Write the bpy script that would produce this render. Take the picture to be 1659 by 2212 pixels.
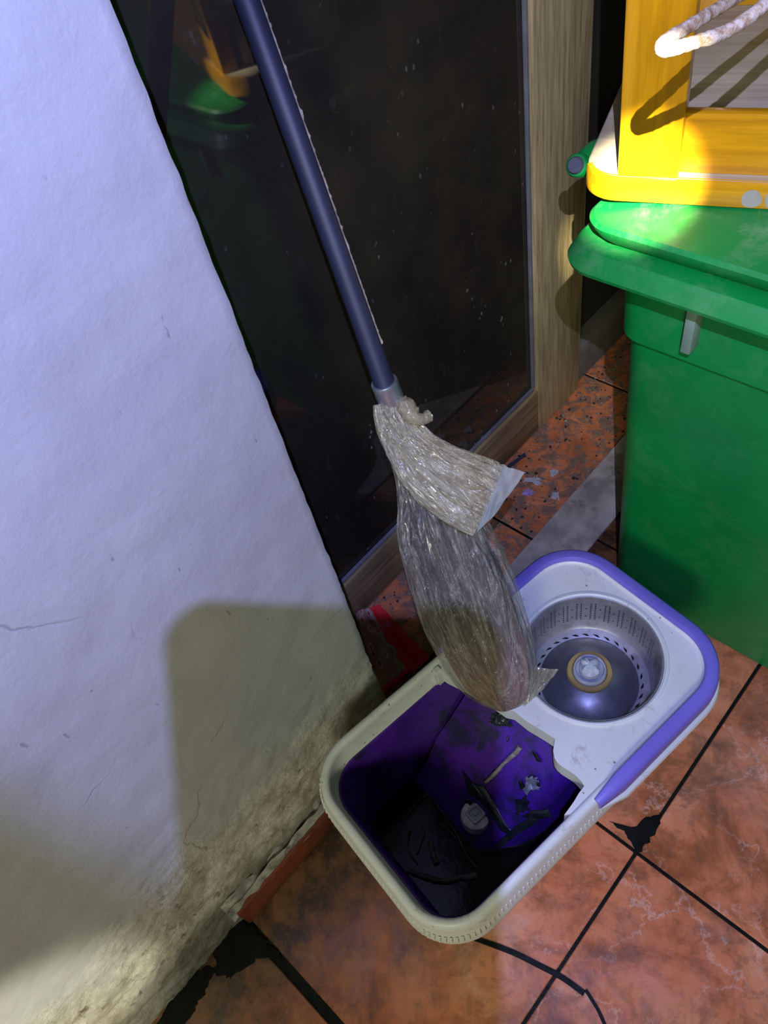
import bpy, bmesh, math, random
import numpy as np
from mathutils import Vector, Matrix
from mathutils import noise as mnoise
for o in list(bpy.data.objects): bpy.data.objects.remove(o, do_unlink=True)
S = bpy.context.scene
COL = S.collection
random.seed(7)

# ------------------------------------------------------------------ camera
W_, H_ = 1659.0, 2212.0
F = 1662.0
CAMH = 1.12
PP = np.array([829.5, 1106.0]); VP = np.array([1185.0, 2410.0])
dn = np.array([*(VP - PP), F]); dn /= np.linalg.norm(dn)
ax = np.array([1, 0, 0.]); ax -= ax @ dn * dn; ax /= np.linalg.norm(ax)
ay = -np.cross(ax, -dn)
if ay[2] < 0: ay = -ay
th = math.radians(48)
Yc = math.cos(th) * ax + math.sin(th) * ay
Xc = math.sin(th) * ax - math.cos(th) * ay
R = np.stack([Xc, Yc, -dn], 0)          # world <- camera (x right, y down, z forward)
C0 = np.array([0, 0, CAMH])
cam = bpy.data.cameras.new('camera'); cam.sensor_fit = 'VERTICAL'; cam.sensor_height = 34.6
cam.lens = 34.6 * F / H_; cam.clip_start = 0.01
camo = bpy.data.objects.new('camera', cam); COL.objects.link(camo)
M = Matrix(((R[0, 0], -R[0, 1], -R[0, 2], 0), (R[1, 0], -R[1, 1], -R[1, 2], 0), (R[2, 0], -R[2, 1], -R[2, 2], CAMH), (0, 0, 0, 1)))
camo.matrix_world = M
S.camera = camo
def ray(p): return R @ np.array([p[0] - PP[0], p[1] - PP[1], F])
def atz(p, z): d = ray(p); return Vector(C0 + (z - CAMH) / d[2] * d)
def atx(p, x): d = ray(p); return Vector(C0 + x / d[0] * d)
def atd(p, d): return Vector(C0 + ray(p) / F * d)
def c2w(x, y, z): return Vector(C0 + R @ np.array([x, y, z]))

# ------------------------------------------------------------------ world, light, exposure
S.view_settings.view_transform = 'Standard'
try: S.view_settings.look = 'None'
except Exception: pass
S.view_settings.gamma = 1; S.view_settings.use_curve_mapping = False
S.view_settings.exposure = 0.0
w = bpy.data.worlds.new('night'); S.world = w; w.use_nodes = True
w.node_tree.nodes['Background'].inputs[0].default_value = (0.75, 0.8, 0.55, 1)
w.node_tree.nodes['Background'].inputs[1].default_value = 0.06
def aim(o, target):
    d = Vector(target) - o.location
    o.rotation_euler = d.to_track_quat('-Z', 'Y').to_euler()
def spot(name, loc, tgt, power, col, angle, blend, size):
    l = bpy.data.lights.new(name, 'SPOT'); l.energy = power; l.color = col
    l.spot_size = math.radians(angle); l.spot_blend = blend; l.shadow_soft_size = size
    o = bpy.data.objects.new(name, l); o.location = loc; COL.objects.link(o); aim(o, tgt); return o
def area(name, loc, tgt, power, col, size):
    l = bpy.data.lights.new(name, 'AREA'); l.energy = power; l.color = col; l.size = size
    o = bpy.data.objects.new(name, l); o.location = loc; COL.objects.link(o); aim(o, tgt); return o
HEAD = (0.081, -0.058, 1.352)           # the headlamp the photographer wears, above and behind the phone
spot('headlamp_beam', HEAD, atd((1300, 300), 1.0), 46, (0.35, 0.39, 1.0), 101, 0.2, 0.0022)
spot('headlamp_core', HEAD, atd((1382, 396), 0.68), 560, (1.0, 0.93, 0.66), 7.4, 1.0, 0.0022)
spot('headlamp_ring', HEAD, atd((1440, 420), 0.68), 15, (1.0, 0.98, 0.62), 46, 0.9, 0.0022)
area('room_lamp', (1.15, -1.9, 2.0), (-0.35, 0.2, 0.1), 35, (0.94, 1.0, 0.80), 0.5)
spot('cream_patch_spot', (0.7, -0.46, 0.9), (-0.44, -0.37, 0.17), 66, (1.0, 0.98, 0.80), 17, 0.4, 0.03)  # added spot, no lamp there; makes the cream pool on the lower wall

# ------------------------------------------------------------------ helpers
def mesh_obj(name, verts, faces, m=None, parent=None, smooth=None, mats=None):
    me = bpy.data.meshes.new(name)
    me.from_pydata([tuple(v) for v in verts], [], faces); me.update()
    o = bpy.data.objects.new(name, me); COL.objects.link(o)
    if m: me.materials.append(m)
    if smooth is not None:
        for p in me.polygons: p.use_smooth = True
        me.set_sharp_from_angle(angle=math.radians(smooth))
    if parent: o.parent = parent
    return o
def bm_obj(name, bm, m=None, parent=None, smooth=None):
    me = bpy.data.meshes.new(name); bmesh.ops.recalc_face_normals(bm, faces=bm.faces); bm.to_mesh(me); bm.free()
    o = bpy.data.objects.new(name, me); COL.objects.link(o)
    if m: me.materials.append(m)
    if smooth is not None:
        for p in me.polygons: p.use_smooth = True
        me.set_sharp_from_angle(angle=math.radians(smooth))
    if parent: o.parent = parent
    return o
def tag(o, label=None, cat=None, group=None, kind=None):
    if label: o['label'] = label
    if cat: o['category'] = cat
    if group: o['group'] = group
    if kind: o['kind'] = kind
    return o
def empty(name, loc=(0, 0, 0), rz=0):
    o = bpy.data.objects.new(name, None); COL.objects.link(o); o.location = loc; o.rotation_euler = (0, 0, rz)
    o.empty_display_size = 0.02; return o
def bx(name, lo, hi, m, parent=None, bevel=0.0, seg=2):
    bm = bmesh.new(); bmesh.ops.create_cube(bm, size=1)
    for v in bm.verts:
        for i in range(3): v.co[i] = lo[i] + (v.co[i] + .5) * (hi[i] - lo[i])
    if bevel: bmesh.ops.bevel(bm, geom=bm.edges[:], offset=bevel, segments=seg, affect='EDGES', profile=.5)
    return bm_obj(name, bm, m, parent, 35 if bevel else None)
def rr(x0, x1, y0, y1, r, n=8):
    P = []
    for cx, cy, a0 in ((x1 - r, y0 + r, -90), (x1 - r, y1 - r, 0), (x0 + r, y1 - r, 90), (x0 + r, y0 + r, 180)):
        for k in range(n + 1):
            a = math.radians(a0 + 90 * k / n); P.append((cx + r * math.cos(a), cy + r * math.sin(a)))
    return P
def loft_uv(o, n, K):
    uv = o.data.uv_layers.new(name='UVMap')
    for p in o.data.polygons:
        L = [o.data.loops[i] for i in p.loop_indices]; us = [l.vertex_index % n for l in L]
        wrap = max(us) - min(us) > n / 2
        for l, u in zip(L, us): uv.data[l.index].uv = ((u + (n if wrap and u < n / 2 else 0)) / n, (l.vertex_index // n) / K)
def loft(name, rings, m, parent=None, cap0=False, cap1=False, smooth=40, closed=True):
    n = len(rings[0]); V = [v for r in rings for v in r]; Fc = []
    for i in range(len(rings) - 1):
        for j in range(n if closed else n - 1):
            a = i * n + j; b = i * n + (j + 1) % n
            Fc.append((a, b, b + n, a + n))
    if cap0: Fc.append(tuple(range(n - 1, -1, -1)))
    if cap1: Fc.append(tuple((len(rings) - 1) * n + j for j in range(n)))
    return mesh_obj(name, V, Fc, m, parent, smooth)
def tube(name, pts, rad, m, parent=None, n=12, res=8, cap=True, jitter=0):
    P = [Vector(p) for p in pts]; rr_ = rad if isinstance(rad, (list, tuple)) else [rad] * len(P)
    Q, RQ = [], []
    for i in range(len(P) - 1):
        p0 = P[max(i - 1, 0)]; p1 = P[i]; p2 = P[i + 1]; p3 = P[min(i + 2, len(P) - 1)]
        for k in range(res):
            t = k / res
            Q.append(0.5 * ((2 * p1) + (-p0 + p2) * t + (2 * p0 - 5 * p1 + 4 * p2 - p3) * t * t + (-p0 + 3 * p1 - 3 * p2 + p3) * t ** 3))
            RQ.append(rr_[i] * (1 - t) + rr_[i + 1] * t)
    Q.append(P[-1]); RQ.append(rr_[-1])
    T0 = (Q[1] - Q[0]).normalized(); N = T0.orthogonal().normalized(); rings = []
    for i, q in enumerate(Q):
        T = (Q[min(i + 1, len(Q) - 1)] - Q[max(i - 1, 0)]).normalized()
        N = (N - T * N.dot(T)).normalized(); B = T.cross(N)
        rg = []
        for k in range(n):
            a = 2 * math.pi * k / n; r = RQ[i]
            if jitter: r *= 1 + jitter * mnoise.noise((q + N * math.cos(a) * r + B * math.sin(a) * r) * 400)
            rg.append(q + (N * math.cos(a) + B * math.sin(a)) * r)
        rings.append(rg)
    return loft(name, rings, m, parent, cap, cap, 60)
def lathe(name, prof, m, parent=None, n=48, c=(0, 0), cap0=False, cap1=False, smooth=35):
    rings = [[(c[0] + r * math.cos(2 * math.pi * k / n), c[1] + r * math.sin(2 * math.pi * k / n), z) for k in range(n)] for r, z in prof]
    return loft(name, rings, m, parent, cap0, cap1, smooth)

# ------------------------------------------------------------------ materials
class NT:
    def __init__(s, name):
        s.m = bpy.data.materials.new(name); s.m.use_nodes = True; s.t = s.m.node_tree
        s.b = s.t.nodes['Principled BSDF']; s.out = s.t.nodes['Material Output']
        s.co = s.t.nodes.new('ShaderNodeTexCoord').outputs['Object']
    def n(s, typ, **kw):
        nd = s.t.nodes.new(typ)
        for k, v in kw.items():
            if hasattr(nd, k): setattr(nd, k, v)
        return nd
    def put(s, sock, v):
        if hasattr(v, 'is_output') or isinstance(v, bpy.types.NodeSocket): s.t.links.new(v, sock)
        else: sock.default_value = v
    def map(s, scale=(1, 1, 1), rot=(0, 0, 0), loc=(0, 0, 0), vec=None):
        nd = s.n('ShaderNodeMapping'); s.put(nd.inputs[0], vec or s.co)
        nd.inputs[1].default_value = loc; nd.inputs[2].default_value = rot; nd.inputs[3].default_value = scale
        return nd.outputs[0]
    def noise(s, scale, detail=4, rough=.55, dist=0, vec=None):
        nd = s.n('ShaderNodeTexNoise'); s.put(nd.inputs['Vector'], vec or s.co)
        nd.inputs['Scale'].default_value = scale; nd.inputs['Detail'].default_value = detail
        nd.inputs['Roughness'].default_value = rough; nd.inputs['Distortion'].default_value = dist
        return nd.outputs[0]
    def voro(s, scale, feature='F1', vec=None, rnd=1):
        nd = s.n('ShaderNodeTexVoronoi', feature=feature); s.put(nd.inputs['Vector'], vec or s.co)
        nd.inputs['Scale'].default_value = scale; nd.inputs['Randomness'].default_value = rnd
        return nd.outputs['Distance']
    def ramp(s, fac, stops, interp='LINEAR'):
        nd = s.n('ShaderNodeValToRGB'); nd.color_ramp.interpolation = interp; s.put(nd.inputs[0], fac)
        e = nd.color_ramp.elements
        while len(e) < len(stops): e.new(0.5)
        for el, (p, c) in zip(e, stops):
            el.position = p; el.color = (*c, 1) if isinstance(c, tuple) else (c, c, c, 1)
        return nd.outputs[0]
    def mix(s, fac, a, b, mode='MIX'):
        nd = s.n('ShaderNodeMix', data_type='RGBA', blend_type=mode)
        s.put(nd.inputs[0], fac)
        for sk, v in ((nd.inputs[6], a), (nd.inputs[7], b)):
            s.put(sk, (*v, 1) if isinstance(v, tuple) and len(v) == 3 else v)
        return nd.outputs[2]
    def math(s, op, a, b=0.5, c=None):
        nd = s.n('ShaderNodeMath', operation=op); s.put(nd.inputs[0], a); s.put(nd.inputs[1], b)
        if c is not None: s.put(nd.inputs[2], c)
        return nd.outputs[0]
    def sep(s, vec=None):
        nd = s.n('ShaderNodeSeparateXYZ'); s.put(nd.inputs[0], vec or s.co); return nd.outputs
    def bump(s, h, strength=.3, dist=.002, prev=None):
        nd = s.n('ShaderNodeBump'); nd.inputs['Strength'].default_value = strength; nd.inputs['Distance'].default_value = dist
        s.put(nd.inputs['Height'], h)
        if prev: s.put(nd.inputs['Normal'], prev)
        return nd.outputs[0]
    def set(s, **kw):
        for k, v in kw.items():
            k = {'color': 'Base Color', 'rough': 'Roughness', 'metal': 'Metallic', 'normal': 'Normal', 'alpha': 'Alpha', 'spec': 'Specular IOR Level', 'coat': 'Coat Weight', 'coatr': 'Coat Roughness', 'trans': 'Transmission Weight', 'sss': 'Subsurface Weight'}[k]
            s.put(s.b.inputs[k], (*v, 1) if isinstance(v, tuple) and len(v) == 3 else v)
        return s.m

def simple(name, col, rough=.5, metal=0, var=.25, scale=30, bump=.1, bscale=120, dirt=None, dirt_scale=18, dirt_lo=.55):
    t = NT(name); c2 = tuple(x * (1 - var) for x in col)
    c = t.mix(t.ramp(t.noise(scale), [(.35, 0.), (.65, 1.)]), c2, col)
    if dirt:
        f = t.ramp(t.noise(dirt_scale, 8, .7, .4), [(dirt_lo, 0.), (dirt_lo + .1, 1.)])
        c = t.mix(t.math('MULTIPLY', f, .8), c, dirt)
    return t.set(color=c, rough=rough, metal=metal, normal=t.bump(t.noise(bscale, 5), bump, .001))

def m_wall():
    t = NT('painted_plaster'); z = t.sep()[2]
    big = t.noise(3.5, 4, .6)
    low = t.math('ADD', z, t.math('MULTIPLY', t.noise(7, 6, .65), -.30))       # lower = bare plaster
    bare = t.ramp(low, [(.0, 1.), (.09, 0.)])
    paint = t.mix(t.ramp(big, [(.35, 0.), (.7, 1.)]), (.42, .42, .41), (.50, .50, .48))
    crumb = t.mix(t.ramp(t.noise(28, 8, .7), [(.4, 0.), (.62, 1.)]), (.42, .37, .27), (.72, .69, .58))
    crumb = t.mix(t.ramp(t.noise(60, 8, .7), [(.57, 0.), (.68, 1.)]), crumb, (.16, .13, .09))
    c = t.mix(bare, paint, crumb)
    damp = t.ramp(t.math('ADD', z, t.math('MULTIPLY', t.noise(14, 6, .7), -.11)), [(.0, 1.), (.035, 0.)])
    c = t.mix(t.math('MULTIPLY', damp, .75), c, (.07, .065, .045))
    # a few hairline cracks and small nicks
    cv = t.map((2.1, 2.1, 2.1)); wn = t.n('ShaderNodeTexNoise'); wn.inputs['Scale'].default_value = 9; wn.inputs['Detail'].default_value = 5
    t.put(wn.inputs['Vector'], t.co)
    vm = t.n('ShaderNodeVectorMath', operation='MULTIPLY_ADD'); t.put(vm.inputs[0], wn.outputs['Color']); vm.inputs[1].default_value = (.22,) * 3; t.put(vm.inputs[2], cv)
    crack = t.ramp(t.voro(1.0, 'DISTANCE_TO_EDGE', vm.outputs[0]), [(.0, 1.), (.004, 0.)])
    crack = t.math('MULTIPLY', crack, t.ramp(t.noise(4.1, 3), [(.52, 0.), (.6, 1.)]))
    nick = t.ramp(t.noise(75, 3, .5, vec=t.map((1, 1, .45))), [(.715, 0.), (.74, 1.)])
    c = t.mix(t.math('MULTIPLY', t.math('MAXIMUM', crack, nick), .45), c, (.12, .11, .12))
    h1 = t.bump(t.noise(16, 6, .6), .35, .006)
    h2 = t.bump(t.noise(95, 6, .65), .22, .0025, h1)
    h3 = t.bump(t.math('MULTIPLY', t.noise(42, 8, .7), bare), .9, .007, h2); h3 = t.bump(t.math('MULTIPLY', t.ramp(t.noise(30, 9, .8, .5), [(.46, 0.), (.56, 1.)]), bare), .4, .0015, h3)
    h4 = t.bump(t.math('MULTIPLY', crack, -1.), .5, .001, h3)
    return t.set(color=c, rough=.62, normal=h4)
def m_tile():
    t = NT('marbled_terracotta_tile')
    info = t.n('ShaderNodeObjectInfo'); off = t.n('ShaderNodeVectorMath', operation='MULTIPLY_ADD')
    t.put(off.inputs[0], t.co); off.inputs[1].default_value = (1, 1, 1)
    rv = t.n('ShaderNodeCombineXYZ'); t.put(rv.inputs[0], t.math('MULTIPLY', info.outputs['Random'], 17.)); t.put(rv.inputs[1], t.math('MULTIPLY', info.outputs['Random'], 31.))
    t.put(off.inputs[2], rv.outputs[0]); v = off.outputs[0]
    n1 = t.noise(7, 8, .68, .8, v)
    c = t.ramp(n1, [(.28, (.16, .05, .018)), (.39, (.42, .12, .035)), (.48, (.66, .20, .075)), (.62, (.74, .28, .13)), (.78, (.70, .38, .25))])
    f2 = t.noise(26, 9, .75, .6, v)
    c = t.mix(t.math('MULTIPLY', t.ramp(f2, [(.40, 1.), (.52, 0.)]), .5), c, (.20, .08, .03))
    c = t.mix(t.math('MULTIPLY', t.ramp(f2, [(.56, 0.), (.68, 1.)]), .5), c, (.58, .27, .14))
    wn = t.n('ShaderNodeTexNoise'); wn.inputs['Scale'].default_value = 14; wn.inputs['Detail'].default_value = 6; wn.inputs['Roughness'].default_value = .65; t.put(wn.inputs['Vector'], v)
    vm = t.n('ShaderNodeVectorMath', operation='MULTIPLY_ADD'); t.put(vm.inputs[0], wn.outputs['Color']); vm.inputs[1].default_value = (.16,) * 3; t.put(vm.inputs[2], v)
    vein = t.ramp(t.voro(8, 'DISTANCE_TO_EDGE', vm.outputs[0]), [(.0, 1.), (.022, 0.)])
    vein = t.math('MULTIPLY', vein, t.ramp(t.noise(9, 4, .6, vec=v), [(.41, 0.), (.58, 1.)]))
    c = t.mix(t.math('MULTIPLY', vein, .6), c, (.80, .50, .38))
    dirt = t.ramp(t.noise(11, 8, .7, .5, t.map(loc=(3.3, 1.2, 0))), [(.5, 0.), (.66, 1.)])
    c = t.mix(t.math('MULTIPLY', dirt, .7), c, (.085, .05, .03))
    # grime at the wall side, darkened further in place of shadow on the floor
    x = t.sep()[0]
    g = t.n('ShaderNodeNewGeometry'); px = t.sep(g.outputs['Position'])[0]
    grime_shade = t.ramp(t.math('ADD', t.math('ADD', px, .44), t.math('MULTIPLY', t.noise(13, 7, .7), -.16)), [(.0, .96), (.22, .0)])
    c = t.mix(grime_shade, c, t.mix(t.ramp(t.noise(20, 8, .75), [(.45, 0.), (.6, 1.)]), (.03, .02, .012), (.16, .07, .025)))
    return t.set(color=c, rough=t.ramp(t.noise(20, 6, .7), [(.3, .16), (.7, .42)]), normal=t.bump(t.noise(35, 4), .12, .001), spec=.6)
def m_wood(name, a, b, axis=2, sc=6, rough=.4, bump=.15, stretch=.06, coat=0):
    t = NT(name); s = [1, 1, 1]; s[axis] = stretch
    v = t.map(tuple(s)); n1 = t.noise(sc * 22, 7, .65, .3, v); n2 = t.noise(sc * 5, 4, .5, .6, v)
    c = t.mix(t.ramp(n1, [(.36, 0.), (.62, 1.)]), a, b)
    c = t.mix(t.math('MULTIPLY', t.ramp(n2, [(.4, 0.), (.7, 1.)]), .4), c, tuple(x * .6 for x in a))
    return t.set(color=c, rough=rough, normal=t.bump(n1, bump, .001), coat=coat)
def m_glass_dark():
    t = NT('dark_tinted_glass')
    v = t.map((1, 1, .22))
    streak = t.ramp(t.noise(60, 6, .7, vec=v), [(.6, 0.), (.8, 1.)])
    z = t.sep()[2]
    lowz = t.ramp(z, [(.1, 1.), (.42, 0.25), (.8, .12)])
    sp = t.ramp(t.voro(85, vec=t.map((1, 1, .6))), [(.0, 1.), (.13, 1.), (.2, 0.)])
    sp = t.math('MULTIPLY', sp, t.ramp(t.noise(16, 4, .6), [(.55, 0.), (.64, 1.)]))
    sp = t.math('MULTIPLY', sp, lowz)
    f = t.math('MAXIMUM', sp, t.math('MULTIPLY', t.math('MULTIPLY', streak, lowz), .16))
    c = t.mix(f, (.010, .009, .008), (.55, .55, .5))
    film = t.mix(t.ramp(t.noise(5, 5, .6), [(.4, 0.), (.7, 1.)]), (.022, .019, .014), (.045, .037, .021))
    c = t.mix(f, film, (.55, .55, .5))
    return t.set(color=c, rough=t.mix(f, (.035, .035, .035), (.7, .7, .7)), spec=.42, normal=t.bump(t.noise(4, 2), .06, .004))
def m_metal(name, col=(.6, .6, .62), rough=.28, scratch=True, dirt=None, metal=.8):
    t = NT(name); c = t.mix(t.ramp(t.noise(25, 6, .65), [(.35, 0.), (.7, 1.)]), tuple(x * .65 for x in col), col)
    if dirt: c = t.mix(t.ramp(t.noise(14, 8, .7), [(.55, 0.), (.68, 1.)]), c, dirt)
    return t.set(color=c, metal=metal, rough=t.ramp(t.noise(40, 5), [(.3, rough * .8), (.7, rough * 1.4)]), normal=t.bump(t.noise(80, 4), .12, .001))
def m_white_plastic():
    t = NT('soiled_white_plastic')
    spots = t.ramp(t.voro(70, vec=t.co), [(.0, 1.), (.07, 1.), (.12, 0.)])
    spots = t.math('MULTIPLY', spots, t.ramp(t.noise(22, 5, .65), [(.44, 0.), (.54, 1.)]))
    smear = t.ramp(t.noise(34, 9, .78, 1.4), [(.56, 0.), (.68, 1.)])
    base = t.mix(t.ramp(t.noise(9, 5), [(.35, 0.), (.7, 1.)]), (.68, .68, .60), (.78, .78, .71))
    c = t.mix(t.math('MULTIPLY', smear, .55), base, (.30, .24, .15)); c = t.mix(t.math('MULTIPLY', spots, .8), c, (.10, .08, .05))
    return t.set(color=c, rough=.42, normal=t.bump(t.noise(60, 5), .12, .001))
def m_green():
    t = NT('green_bin_plastic')
    dust = t.ramp(t.noise(16, 9, .75, .4), [(.5, 0.), (.78, 1.)])
    z = t.sep()[2]
    dust = t.math('MULTIPLY', dust, t.ramp(z, [(.6, .18), (.695, .4), (.70, 1.)]))
    fl = t.ramp(t.noise(180, 4, .6), [(.74, 0.), (.78, 1.)])
    c = t.mix(t.ramp(t.noise(10, 4), [(.3, 0.), (.7, 1.)]), (.002, .185, .034), (.002, .25, .046))
    c = t.mix(t.math('MULTIPLY', dust, .6), c, (.36, .46, .34)); c = t.mix(t.math('MULTIPLY', fl, .25), c, (.5, .6, .45))
    return t.set(color=c, rough=.4, normal=t.bump(t.noise(140, 4), .07, .001))
def m_film(name, col, alpha, rough=.18, bs=(90, .8), tint2=None, lines=(7, 1.2)):
    t = NT(name); tc = t.t.nodes.new('ShaderNodeTexCoord').outputs['UV']
    v = t.map((bs[0] * .3, lines[0] * .5, 1), vec=tc)
    rid = t.math('ABSOLUTE', t.math('SUBTRACT', t.noise(1.0, 5, .6, lines[1], v), .5))
    ridge = t.ramp(rid, [(.0, 1.), (.045, .0)])
    v2 = t.map((bs[0] * .12, lines[0] * .6, 1), (0, 0, .35), vec=tc)
    ridge2 = t.ramp(t.math('ABSOLUTE', t.math('SUBTRACT', t.noise(1.0, 4, .6, 1.5, v2), .5)), [(.0, 1.), (.05, .0)])
    cc = t.mix(t.ramp(t.noise(22, 6, .7), [(.35, 0.), (.7, 1.)]), col, tint2 or tuple(min(1, x * 1.25) for x in col))
    patchy = t.ramp(t.noise(17, 5, .65), [(.35, 0.), (.7, 1.)])
    a = t.math('ADD', t.math('ADD', alpha, t.math('MULTIPLY', t.math('MAXIMUM', ridge, ridge2), .22)), t.math('MULTIPLY', patchy, .22))
    cc = t.mix(t.math('MULTIPLY', t.math('MAXIMUM', ridge, ridge2), .3), cc, (.8, .76, .62))
    nb = t.bump(rid, bs[1], .006); nb = t.bump(ridge2, .6, .003, nb); nb = t.bump(t.noise(45, 4, .6, 1.2), .6, .006, nb); nb = t.bump(t.noise(150, 3, .6, .8), .15, .002, nb)
    return t.set(color=cc, rough=rough, alpha=a, normal=nb, spec=1., coat=.8, coatr=.06)

MW = m_wall(); MT = m_tile()
M_WOODF = m_wood('olive_brown_wood', (.32, .24, .10), (.62, .49, .24), 2, 7, .5, .35)
M_WOODR = m_wood('olive_brown_wood_rail', (.19, .12, .055), (.36, .26, .12), 1, 5, .5, .3)
M_YEL = m_wood('yellow_varnished_wood', (.50, .22, .003), (.72, .34, .005), 2, 4, .26, .06, .05, .4)
M_YELH = m_wood('yellow_varnished_wood_rail', (.44, .19, .003), (.74, .36, .006), 0, 4, .28, .08, .05, .4)
M_PLY = m_wood('bare_plywood', (.34, .28, .18), (.50, .43, .31), 0, 3, .6, .12)
M_GLASS = m_glass_dark()
M_GASK = simple('grey_gasket', (.20, .20, .21), .6)
M_GROUT = simple('black_grout', (.012, .013, .009), .35, var=.5, scale=60, bump=.5)
M_GRIME = simple('black_grime', (.008, .008, .006), .7, var=.5, scale=40, bump=.8, bscale=70)
M_MORT = simple('crumbled_mortar', (.42, .40, .33), .9, var=.6, scale=50, bump=.9, bscale=90, dirt=(.05, .045, .035), dirt_scale=30)
M_SKIRT = simple('red_brown_glazed_tile', (.20, .048, .022), .3, var=.5, scale=14, bump=.2)
M_CEM = simple('grey_cement_slab', (.52, .46, .35), .8, var=.45, scale=26, bump=.5, bscale=60, dirt=(.12, .10, .08), dirt_scale=12)
M_DEB = NT('dirty_orange_floor'); _t = M_DEB
_c = _t.ramp(_t.noise(9, 8, .7, .5), [(.3, (.24, .08, .03)), (.45, (.60, .17, .05)), (.6, (.78, .27, .10)), (.75, (.62, .32, .20))])
_g = _t.ramp(_t.noise(30, 9, .78, .8), [(.47, 0.), (.54, 1.)])
_c = _t.mix(_t.math('MULTIPLY', _g, .85), _c, _t.mix(_t.noise(80, 3), (.05, .04, .03), (.30, .24, .17)))
M_DEB = _t.set(color=_c, rough=.55, normal=_t.bump(_t.noise(55, 8, .7), .7, .003))
M_WHITE = m_white_plastic()
M_PUR = simple('purple_plastic', (.21, .165, .60), .34, var=.12, scale=12, bump=.08, dirt=(.30, .25, .30), dirt_scale=24, dirt_lo=.62)
M_PURD = simple('deep_purple_tank', (.085, .018, .30), .3, var=.35, scale=16, bump=.15, dirt=(.012, .02, .025), dirt_scale=22, dirt_lo=.51)
M_STEEL = m_metal('stainless_drum', (.62, .60, .60), .42, dirt=(.30, .26, .20), metal=.72)
M_STEELD = m_metal('dull_steel_dome', (.22, .22, .25), .36, metal=.6)
M_SLOT = simple('black_opening', (.004, .004, .005), .9)
M_OCHRE = simple('ochre_ring', (.42, .29, .10), .5, var=.3, bump=.3)
M_HUB = simple('grey_white_hub', (.48, .50, .55), .4, var=.3, scale=50, bump=.3)
M_SCUM = simple('white_residue', (.66, .70, .68), .8, var=.4, scale=90, bump=.8)
M_WATER = NT('black_dirty_water'); M_WATER = M_WATER.set(color=(.003, .005, .004), rough=.12, spec=.18, normal=M_WATER.bump(M_WATER.noise(30, 5, .6), .2, .002))
M_GREEN = m_green()
M_GREEND = simple('dark_slate_pin', (.10, .11, .15), .5)
M_POLE = simple('navy_lacquered_pole', (.018, .022, .050), .55, .0, var=.3, scale=14, bump=.05)
M_COLL = m_metal('brushed_collar', (.52, .52, .60), .3)
M_CRUST = simple('dried_glue_crust', (.40, .36, .28), .8, var=.5, scale=90, bump=.8)
M_RUST = NT('rusted_painted_wire'); _t = M_RUST
_c = _t.ramp(_t.noise(140, 6, .7), [(.3, (.20, .10, .05)), (.45, (.42, .30, .22)), (.6, (.62, .56, .54)), (.75, (.72, .52, .12))])
M_RUST = _t.set(color=_c, rough=.5, metal=.2, normal=_t.bump(_t.noise(260, 6, .7), .9, .0012))
M_DARK = simple('dark_brown_wall', (.035, .027, .016), .7, var=.3, scale=8)
M_BAG = m_film('clouded_plastic_bag', (.17, .155, .125), .14, .13, (60, .8), (.30, .27, .21), (5, 1.4))
M_CUFF = m_film('creased_beige_plastic', (.36, .31, .17), .30, .13, (50, .8), (.58, .52, .33), (2.2, .8))
M_FLAP = NT('thin_clear_plastic'); M_FLAP = M_FLAP.set(color=(.36, .40, .36), rough=.5, alpha=.38, normal=M_FLAP.bump(M_FLAP.noise(30, 3), .15, .002))
M_MOP = NT('grey_brown_mop_yarn'); _t = M_MOP
_z = _t.math('ADD', _t.sep()[2], .7)
_c = _t.mix(_t.ramp(_z, [(.405, 1.), (.46, 0.)]), _t.mix(_t.ramp(_t.noise(14, 4), [(.42, 0.), (.6, 1.)]), (.022, .020, .022), (.13, .11, .075)), (.34, .19, .15))
_c = _t.mix(_t.ramp(_t.noise(220, 4, .6, vec=_t.map((1, 1, .12))), [(.5, 0.), (.7, .45)]), _c, (.34, .26, .20))
M_MOP = _t.set(color=_c, rough=.8, normal=_t.bump(_t.noise(160, 6, .7, vec=_t.map((1, 1, .12))), 1., .004))

for m_ in (M_GROUT, M_GRIME): m_.node_tree.nodes['Principled BSDF'].inputs['Specular IOR Level'].default_value = .12
# ------------------------------------------------------------------ floor
floor = tag(bx('floor', (-1.3, -1.6, -.06), (1.3, 2.2, -.0025), M_GROUT), kind='structure')
XL = [-.872, -.472, -.072, .328, .728, 1.128]; YL = [-1.295, -.895, -.495, -.095, .305, .705, 1.105, 1.505]
def tile(x0, x1, y0, y1, m=None, nm='tile', par=None, z=0.0, thick=.012):
    cx, cy = (x0 + x1) / 2, (y0 + y1) / 2
    o = bx(nm, (x0 - cx, y0 - cy, -thick), (x1 - cx, y1 - cy, 0), m or MT, par or floor, .0012, 1)
    o.location = (cx, cy, z); return o
G = .0023
for i in range(1, 5):
    for j in range(len(YL) - 1):
        y0, y1 = YL[j] + G, YL[j + 1] - G
        if j == 2: y1 -= .009
        tile(XL[i] + G, XL[i + 1] - G, y0, y1, z=random.uniform(-.0004, .0004))
for y0, y1 in ((.24, .64), (.645, 1.04), (1.045, 1.44)):
    tile(-.66, -.476, y0, y1, M_DEB)
slab = bx('cement_slab', (-.474, .43, 0), (-.385, 1.25, .006), M_CEM, floor, .0015, 2)
tag(slab, 'grey cement threshold strip')
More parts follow.
